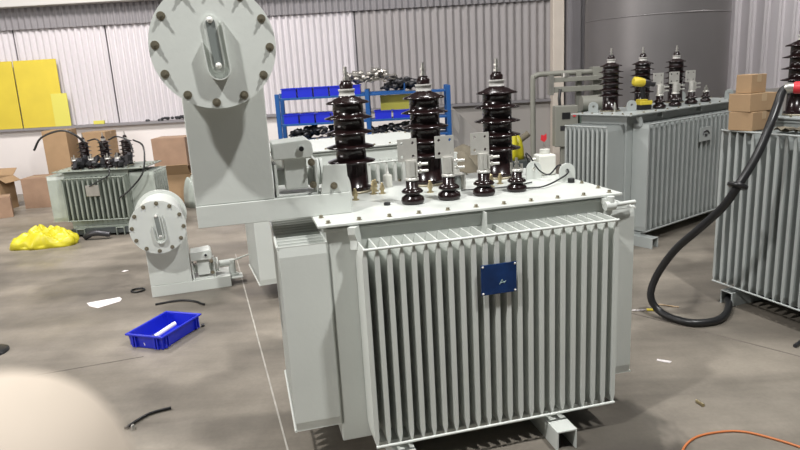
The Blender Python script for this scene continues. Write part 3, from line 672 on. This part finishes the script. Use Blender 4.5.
# tarpaulin covered heap and yellow bag behind the nearest transformer
def heap(name, loc, sx, sy, sz, m, label, cat, seed, n=22, rough=0.25, group=None, crease=0):
    r = random.Random(seed); ph = [(r.uniform(2, 7), r.uniform(2, 7), r.uniform(0, 6)) for _ in range(6)]
    vs = []; fs = []
    for j in range(n + 1):
        for i in range(n * 2):
            a = PI * 2 * i / (n * 2); q = j / n
            rr = 1 + 0.16 * sum(math.sin(a * round(p[0]) + p[2] + 3 * q) for p in ph) / 3
            hh = (math.cos(q * PI / 2)) ** 0.6
            x = sx * math.sin(q * PI / 2) * math.cos(a) * rr; y = sy * math.sin(q * PI / 2) * math.sin(a) * rr
            z = sz * hh * (1 + rough * sum(math.sin(p[0] * x / sx + p[1] * y / sy + p[2]) for p in ph) / 4) * (1 if q < 0.999 else 0)
            if crease and 0 < q < 0.97:
                cr_ = abs(math.sin(9 * x / sx + 4 * y / sy + 2 * math.sin(5 * y / sy))) + abs(math.sin(6 * y / sy - 7 * x / sx + 1.3)) * 0.8
                z = z * (0.72 + 0.25 * cr_); x *= 1 + 0.05 * math.sin(13 * a); y *= 1 + 0.07 * math.sin(11 * a + 1)
            vs.append((x, y, max(z, 0.0)))
    N = 2 * n
    for j in range(n):
        for i in range(N): fs.append((j * N + i, j * N + (i + 1) % N, (j + 1) * N + (i + 1) % N, (j + 1) * N + i))
    fs.append(tuple(n * N + i for i in range(N)))
    o = MB().add(vs, fs, I4, True).build(name, m); o.location = loc
    bmm = bmesh.new(); bmm.from_mesh(o.data); bmesh.ops.remove_doubles(bmm, verts=bmm.verts, dist=0.0005); bmm.to_mesh(o.data); bmm.free()
    return tag(o, label, cat, group)
heap('tarpaulin_heap', (0.85, 8.2, 0), 0.44, 0.42, 0.70, 'tan', 'brown tarpaulin covered heap behind the middle tall bushing', 'tarpaulin', 5)
lp = empty('leaning_panel', (0.97, 9.6, 0), 0, 'pale board leaning in the corner right of the blue shelving', 'board')
MB().prism([(-0.12, 0.0), (0.95, 0.0), (0.45, 0.62), (-0.12, 1.22)], -0.012, 0.012, RX(-0.16)).build('board', 'plaster_grey', lp)
MB().tube([(-0.05, -0.05, 0.02), (1.0, -0.15, 0.75)], 0.05, 8).build('rolled_sheet', 'tan', lp)
yb = heap('yellow_sack', (1.60, 8.9, 0.461), 0.17, 0.14, 0.34, 'ybag', 'small yellow sack between the tarpaulin and the pipe stand', 'bag', 11)
cr = empty('storage_crate', (1.62, 8.9, 0), 0, 'dark crate under the small yellow sack', 'crate')
MB().box(-0.30, 0.24, -0.22, 0.22, 0.0, 0.06).box(-0.30, 0.24, -0.22, 0.22, 0.10, 0.18).box(-0.30, 0.24, -0.22, 0.22, 0.22, 0.46).box(-0.28, 0.22, -0.20, 0.20, 0.05, 0.24).build('crate_body', 'dark', cr, 0.004)

# ------------------------------------------------------------------ blue shelving with bins
SY = 9.35
sh = empty('storage_shelving', (-0.42, SY, 0), 0, 'blue steel shelving against the back wall loaded with blue bins', 'shelves')
for x in (-1.20, 0.06, 1.20):
    for y in (-0.20, 0.20): MB().box(x - 0.03, x + 0.03, y - 0.025, y + 0.025, 0, 1.52).build('upright', 'bluesteel', sh, 0.004)
SHZ = (0.45, 0.86, 1.10, 1.46)
for x0, x1 in ((-1.17, 0.03), (0.09, 1.17)):
    for z in SHZ: MB().box(x0, x1, -0.21, 0.21, z - 0.03, z).build('shelf_board', 'bluesteel', sh, 0.003)
for z in (0.6, 1.0, 1.3):
    MB().tube([(1.20, -0.2, z - 0.1), (1.20, 0.2, z + 0.1)], 0.012, 6).build('side_brace', 'bluesteel', sh)
def bin_proto():
    mb = MB(); a, b, h, t = 0.101, 0.15, 0.13, 0.004
    mb.box(-a, a, -b, b, 0, t).box(-a, -a + t, -b, b, t, h).box(a - t, a, -b, b, t, h).box(-a + t, a - t, -b, -b + t, t, h).box(-a + t, a - t, b - t, b, t, h)
    mb.box(-a - 0.008, a + 0.008, -b - 0.008, -b, h - 0.014, h).box(-a - 0.008, a + 0.008, b, b + 0.008, h - 0.014, h).box(-a - 0.008, -a, -b, b, h - 0.014, h).box(a, a + 0.008, -b, b, h - 0.014, h)
    return mb
bmsh = cached(('parts_bin',), bin_proto, 'bluebin')
bins = []
names = {3: 'on the top left shelf', 2: 'on the second shelf', 1: 'on the third shelf'}
def put_bin(x, z, label, group, rz=0, s=(1, 1, 1)):
    o = link_mesh('parts_bin', bmsh, None, (-0.42 + x, SY - 0.05, z + 0.001), (0, 0, rz), s); tag(o, label, 'bin', group); bins.append(o); return o
order = ['leftmost', 'second from left', 'third from left', 'fourth from left', 'fifth from left']
for i in range(5):
    put_bin(-1.03 + i * 0.225, 1.46, order[i] + ' of the blue bins on the top left shelf', 'bins on the top left shelf')
for i in range(4):
    put_bin(-1.03 + i * 0.225, 1.10, order[i] + ' of the blue bins on the left shelf below the top', 'bins on the left second shelf')
for i in range(2):
    put_bin(0.27 + i * 0.26, 1.10, ('left' if i == 0 else 'right') + ' blue bin on the right hand shelf below the yellow sheet', 'bins on the right second shelf', 0, (1.15, 1, 0.9))
tag(MB().box(-0.28, 0.50, -0.01, 0.01, 0, 0.22, RX(0.15)).build('yellow_sheet', 'yellow2', None, 0, (-0.42 + 0.52, SY + 0.02, 1.20), 0), 'pale yellow sheet standing behind the bins on the right shelf', 'sheet')
# loose metal parts piled on the shelves
def parts_pile(x0, x1, z, h, n, seed, label, mm='scrap'):
    r = random.Random(seed); mb = MB()
    for i in range(n):
        x = r.uniform(x0, x1); q = 1 - abs((x - (x0 + x1) / 2) / ((x1 - x0) / 2)) ** 2 * 0.6
        m4 = T(x, SY + r.uniform(-0.16, 0.12), z + 0.03 + r.random() * h * q) @ RZ(r.uniform(0, 6)) @ RX(r.uniform(-0.8, 0.8)) @ RY(r.uniform(-0.5, 0.5))
        if r.random() < 0.5: mb.box(-0.08, 0.08, -0.02, 0.02, -0.008, 0.008, m4)
        else: mb.lathe([(0.02, -0.03), (0.05, -0.012), (0.05, 0.012), (0.02, 0.03)], 10, m4)
    return tag(mb.build('metal_fittings', mm), label, 'metal parts', None, 'stuff')
parts_pile(-0.66, 0.02, 1.60, 0.16, 90, 1, 'bright heap of loose metal fittings on top of the shelving')
parts_pile(-0.10, 0.50, 1.47, 0.14, 60, 2, 'dark heap of loose metal parts on the right end of the top shelf', 'darkmetal')
tag(MB().box(-0.36, 0.36, -0.18, 0.18, 0, 0.02).box(-0.36, -0.34, -0.18, 0.18, 0.02, 0.12).box(0.34, 0.36, -0.18, 0.18, 0.02, 0.12).build('steel_tray', 'bluesteel', None, 0, (-0.18, SY, 1.461), 0), 'blue steel tray holding loose fittings on the top shelf', 'tray')
parts_pile(-1.50, -0.50, 0.86, 0.14, 90, 4, 'black cables and parts heaped on the left lower shelf', 'darkmetal')
parts_pile(-0.30, 0.70, 0.86, 0.12, 80, 6, 'dark parts heaped on the right lower shelf', 'darkmetal')

# ------------------------------------------------------------------ left side: boards, sill clutter, cartons
yb1 = empty('yellow_board', (-5.99, WY - 0.03, 1.142), 0, 'large bright yellow board standing on the sill at far left', 'board')
MB().box(-0.36, 0.36, -0.012, 0.0, 0, 1.12, RX(-0.03)).build('board_sheet', 'yellow', yb1)
yb3 = empty('yellow_board', (-6.38, WY - 0.035, 1.142), 0, 'yellow board at the very left edge beyond the seam', 'board')
MB().box(-0.6, 0.01, -0.012, 0.0, 0, 1.12, RX(-0.03)).build('board_sheet', 'yellow', yb3)
yb2 = empty('yellow_board', (-5.70, WY - 0.045, 1.142), 0, 'short pale yellow board beside the large yellow one', 'board')
MB().box(-0.10, 0.17, -0.012, 0.0, 0, 0.55, RX(-0.03)).build('board_sheet', 'yellow2', yb2)
tag(MB().box(-0.09, 0.09, -0.025, 0.025, 0, 0.06).build('yellow_block', 'yellow2', None, 0.006, (-5.05, WY - 0.05, 1.142), 0), 'tiny yellow block lying on the wall sill', 'block')
r = random.Random(9); cl = MB()
for i in range(46):
    x = -3.75 + 0.85 * (1 - r.random() ** 1.6) - 0.2
    cl.lathe([(0.012, 0), (0.03, 0.01), (0.03, 0.03), (0.012, 0.045)], 8, T(x, WY - 0.05 + r.uniform(-0.02, 0.02), 1.155 + r.random() * 0.06 * (x + 4) ) @ RX(r.uniform(-1, 1)) @ RY(r.uniform(-1, 1)))
tag(cl.build('small_fittings', 'darkmetal'), 'dark small fittings heaped on the wall sill', 'metal parts', None, 'stuff')
tag(MB().lathe([(0.035, 0), (0.04, 0.02), (0.02, 0.035)], 12).build('small_fitting', 'darkmetal', None, 0, (-4.22, WY - 0.05, 1.142)), 'left single dark fitting on the wall sill', 'fitting')
tag(MB().lathe([(0.05, 0), (0.045, 0.025), (0.02, 0.035)], 12).build('small_fitting', 'darkmetal', None, 0, (-4.0, WY - 0.05, 1.142)), 'right single dark fitting on the wall sill, nearer the heap', 'fitting')

carton((-5.45, 10.55, 0), 0.05, 0.19, 0.2, 1.12, 'tall brown carton standing against the wall behind the old transformer', 'cartons by the wall', 'card')
carton((-4.88, 10.7, 0), -0.1, 0.20, 0.18, 1.05, 'narrow brown carton right of the tall one behind the old transformer', 'cartons by the wall', 'card')
gl = 'cartons on the floor at left'
carton((-6.75, 10.0, 0), 0.1, 0.26, 0.24, 0.42, 'closed carton low at the far left with wide face', gl)
carton((-6.16, 9.80, 0), -0.1, 0.17, 0.17, 0.50, 'open carton with raised flaps in the left heap', gl, 'card', True)
carton((-5.45, 9.95, 0), 0.05, 0.30, 0.22, 0.46, 'brown carton against the left of the old transformer', gl, 'card_red')
carton((-6.80, 10.02, 0.424), 0.1, 0.20, 0.15, 0.20, 'upper open carton on top of the far left carton', gl, 'card', True)
carton((-5.85, 9.15, 0), 0.5, 0.22, 0.16, 0.30, 'small worn carton in front of the left heap', gl, 'card_red')
heap('cement_sack', (-6.6, 9.05, 0), 0.30, 0.25, 0.32, 'film', 'pale green grey sack at the left edge before the cartons', 'sack', 21)
tag(MB().box(-0.24, 0.24, -0.03, 0.03, 0, 0.03).build('red_strip', 'red', None, 0.01, (-6.74, 9.70, 0.424), 0.1), 'flat red bar lying on the far left cartons', 'bar')
gr2 = 'cartons stacked behind the pedestal'
carton((-3.30, 9.55, 0), 0.05, 0.26, 0.22, 0.45, 'lower carton with torn top behind the big pedestal', gr2, 'card', True)
carton((-3.30, 9.60, 0.56), -0.05, 0.25, 0.20, 0.42, 'upper reddish carton stacked behind the big pedestal', gr2, 'card_red')
heap('green_sack', (-2.88, 9.2, 0), 0.22, 0.2, 0.48, 'film', 'grey green sack leaning beside the cartons behind the pedestal', 'sack', 31)
ybg = heap('yellow_bag', (-4.15, 7.28, 0), 0.36, 0.24, 0.17, 'ybag', 'crumpled bright yellow plastic bag on the floor by the old transformer', 'bag', 15, 40, 0.4, crease=1)
stick = MB().tube(spline([(-3.75, 7.42, 0.03), (-3.62, 7.40, 0.08), (-3.45, 7.42, 0.05)], 5), 0.035, 8)
tag(stick.build('dark_hose', 'darkmetal'), 'short dark fitting on the floor right of the yellow bag', 'fitting')

# ------------------------------------------------------------------ blue crate on the floor
cx_, cy_ = -1.705, 4.264
bc = empty('blue_crate', (cx_, cy_, 0), math.radians(71), 'open bright blue plastic crate on the floor with a white tube inside', 'crate')
a, b, h, t = 0.208, 0.142, 0.105, 0.006
cm = MB(); a2, b2 = a - 0.012, b - 0.012
cm.add([(-a2, -b2, 0.002), (a2, -b2, 0.002), (a2, b2, 0.002), (-a2, b2, 0.002), (-a, -b, h), (a, -b, h), (a, b, h), (-a, b, h),
        (-a2 + t, -b2 + t, t + 0.002), (a2 - t, -b2 + t, t + 0.002), (a2 - t, b2 - t, t + 0.002), (-a2 + t, b2 - t, t + 0.002), (-a + t, -b + t, h), (a - t, -b + t, h), (a - t, b - t, h), (-a + t, b - t, h)],
       [(3, 2, 1, 0), (0, 1, 5, 4), (1, 2, 6, 5), (2, 3, 7, 6), (3, 0, 4, 7), (8, 9, 10, 11), (9, 8, 12, 13), (10, 9, 13, 14), (11, 10, 14, 15), (8, 11, 15, 12), (4, 5, 13, 12), (5, 6, 14, 13), (6, 7, 15, 14), (7, 4, 12, 15)])
cm.build('crate_body', 'bluebin', bc, 0.003)
rim = MB().box(-a - 0.012, a + 0.012, -b - 0.012, -b - 0.0005, h - 0.012, h).box(-a - 0.012, a + 0.012, b + 0.0005, b + 0.012, h - 0.012, h).box(-a - 0.012, -a - 0.0005, -b, b, h - 0.012, h).box(a + 0.0005, a + 0.012, -b, b, h - 0.012, h)
rim.build('rim', 'bluebin', bc, 0.002)
for x in (-0.18, -0.155, 0.155, 0.18):
    for y in (-1, 1): MB().box(x - 0.004, x + 0.004, min(y * (b - 0.011), y * (b + 0.009)), max(y * (b - 0.011), y * (b + 0.009)), 0.01, h - 0.012).build('rib', 'bluebin', bc)
for y in (-0.10, -0.08, 0.08, 0.10):
    for x in (-1, 1): MB().box(min(x * (a - 0.011), x * (a + 0.009)), max(x * (a - 0.011), x * (a + 0.009)), y - 0.004, y + 0.004, 0.01, h - 0.012).build('rib', 'bluebin', bc)

tb = empty('white_tube', (cx_ - 0.01, cy_ - 0.04, 0.045), math.radians(71 - 12), 'white tube lying inside the blue crate', 'tube')
MB().tube([(-0.16, 0, -0.015), (0.12, 0, 0.03)], 0.016, 12).build('tube_body', 'paper', tb)
MB().tube([(-0.10, 0, 0.0), (-0.07, 0, 0.005)], 0.018, 12).build('tube_band', 'darkmetal', tb)

# ------------------------------------------------------------------ litter and hoses on the floor
def flat(name, pts, z, m, label, cat):
    n = len(pts); vs = [(x, y, 0.0005) for x, y in pts] + [(x, y, z) for x, y in pts]
    return tag(MB().add(vs, [tuple(range(n - 1, -1, -1)), tuple(range(n, 2 * n))] + [(i, (i + 1) % n, (i + 1) % n + n, i + n) for i in range(n)]).build(name, m), label, cat)
flat('paper_sheet', [(-2.66, 5.10), (-2.60, 5.02), (-2.505, 4.96), (-2.38, 5.10), (-2.39, 5.16), (-2.43, 5.21)], 0.002, 'paper', 'white sheet of paper lying on the floor left of the small vessel', 'paper')
tag(MB().tube([(0.055 * math.cos(2 * PI * i / 20) - 2.326, 0.05 * math.sin(2 * PI * i / 20) + 5.35, 0.009) for i in range(21)], 0.008, 6).build('rubber_ring', 'black'), 'small black rubber ring on the floor left of the small vessel', 'ring')
tag(MB().tube(spline([(-2.03, 4.95, 0.009), (-1.87, 5.01, 0.009), (-1.73, 4.98, 0.009), (-1.61, 4.88, 0.009)], 6), 0.009, 6).build('hose_offcut', 'black'), 'curved black hose offcut between the blue crate and small vessel', 'hose')
tag(MB().tube(spline([(-1.50, 3.03, 0.01), (-1.44, 3.145, 0.01), (-1.39, 3.19, 0.01), (-1.32, 3.22, 0.01)], 6), 0.008, 6).build('hose_offcut', 'black'), 'short black hose offcut on the floor near the blurred fingertip', 'hose')
tag(MB().lathe([(0.012, 0), (0.012, 0.022), (0.006, 0.03)], 8).build('brass_fitting', 'steel', None, 0, (-1.455, 3.03, 0.0)), 'tiny metal fitting standing beside the near hose offcut', 'fitting')
tag(MB().lathe([(0.12, 0), (0.12, 0.012), (0.10, 0.02), (0.02, 0.02)], 24).build('round_lid', 'black', None, 0, (-2.90, 4.16, 0.0)), 'black round lid on the floor at the left edge', 'lid')
flat('paper_scrap', [(-2.73, 5.98), (-2.69, 5.97), (-2.67, 6.01), (-2.71, 6.02)], 0.003, 'paper', 'tiny white scrap on the floor left of the small vessel top', 'scrap')
tag(MB().tube([(-1.50, 4.42, 0.012), (-1.48, 4.43, 0.012)], 0.011, 8).build('dark_nut', 'darkmetal', None), 'tiny dark nut on the floor right of the blue crate', 'nut')
wn = empty('wire_connector', (1.62, 4.25, 0), 0, 'thin white wire with yellow tip on the floor by the hose loop', 'wire')
MB().tube([(-0.05, 0.01, 0.006), (0.09, -0.005, 0.006)], 0.005, 6).build('wire', 'paper', wn)
MB().tube([(0.09, -0.005, 0.009), (0.15, -0.015, 0.009)], 0.009, 8).build('tip', 'yellow', wn)
tag(MB().tube([(1.81, 4.36, 0.006), (1.95, 4.27, 0.006)], 0.005, 6).build('wood_sliver', 'tape'), 'thin pale sliver on the floor inside the hose loop', 'sliver')
tag(MB().tube([(1.480, 2.985, 0.009), (1.492, 2.935, 0.009)], 0.0085, 8).build('brass_fitting', 'brass'), 'small yellow metal piece on the floor right of the nearest transformer', 'fitting')
flat('paper_scrap', [(1.47, 3.47), (1.48, 3.49), (1.55, 3.45), (1.53, 3.43)], 0.004, 'paper', 'small pale scrap on the floor right of the nearest transformer panel', 'scrap')
tag(MB().tube([(2.33, 3.54, 0.012), (2.46, 3.64, 0.012)], 0.012, 6).build('dark_rod', 'darkmetal'), 'short dark rod on the floor under the right transformer', 'rod')
tag(MB().tube(spline([(1.18, 2.45, 0.006), (1.225, 2.57, 0.006), (1.32, 2.66, 0.006), (1.44, 2.695, 0.006), (1.56, 2.69, 0.006), (1.67, 2.615, 0.006), (1.76, 2.52, 0.006), (1.86, 2.36, 0.006)], 8), 0.0055, 8).build('air_hose', 'orange'), 'thin orange hose curving on the floor at the bottom right', 'hose')

# ------------------------------------------------------------------ the finger of the person holding the camera
def camp(px, py, d):   # a point d metres in front of the camera
    return Vector((0, 0, CAM_H)) + R3 @ Vector(((px - 400) / F_PX * d, -(py - 225) / F_PX * d, -d))
base = camp(-110, 800, 0.090); tip = camp(4, 505, 0.090)
ax = (tip - base).normalized(); fg = MB(); n = 18; L_ = (tip - base).length
prof = [(0.0150, -0.040), (0.0165, 0.0), (0.0172, L_ * 0.5), (0.0178, L_ * 0.85), (0.0176, L_), ]
prof = prof + [(0.0176 * math.cos(PI / 2 * i / 8), L_ + 0.0176 * math.sin(PI / 2 * i / 8)) for i in range(1, 9)]
fg.lathe([(max(r_, 0.00001), z_) for r_, z_ in prof], 32, Matrix.Translation(base) @ ax.to_track_quat('Z', 'Y').to_matrix().to_4x4() @ Matrix.Diagonal((1.32, 1.0, 1.0, 1.0)))
tag(fg.build('fingertip', 'skin'), 'pale blurred fingertip of the photographer in the bottom left corner', 'finger')
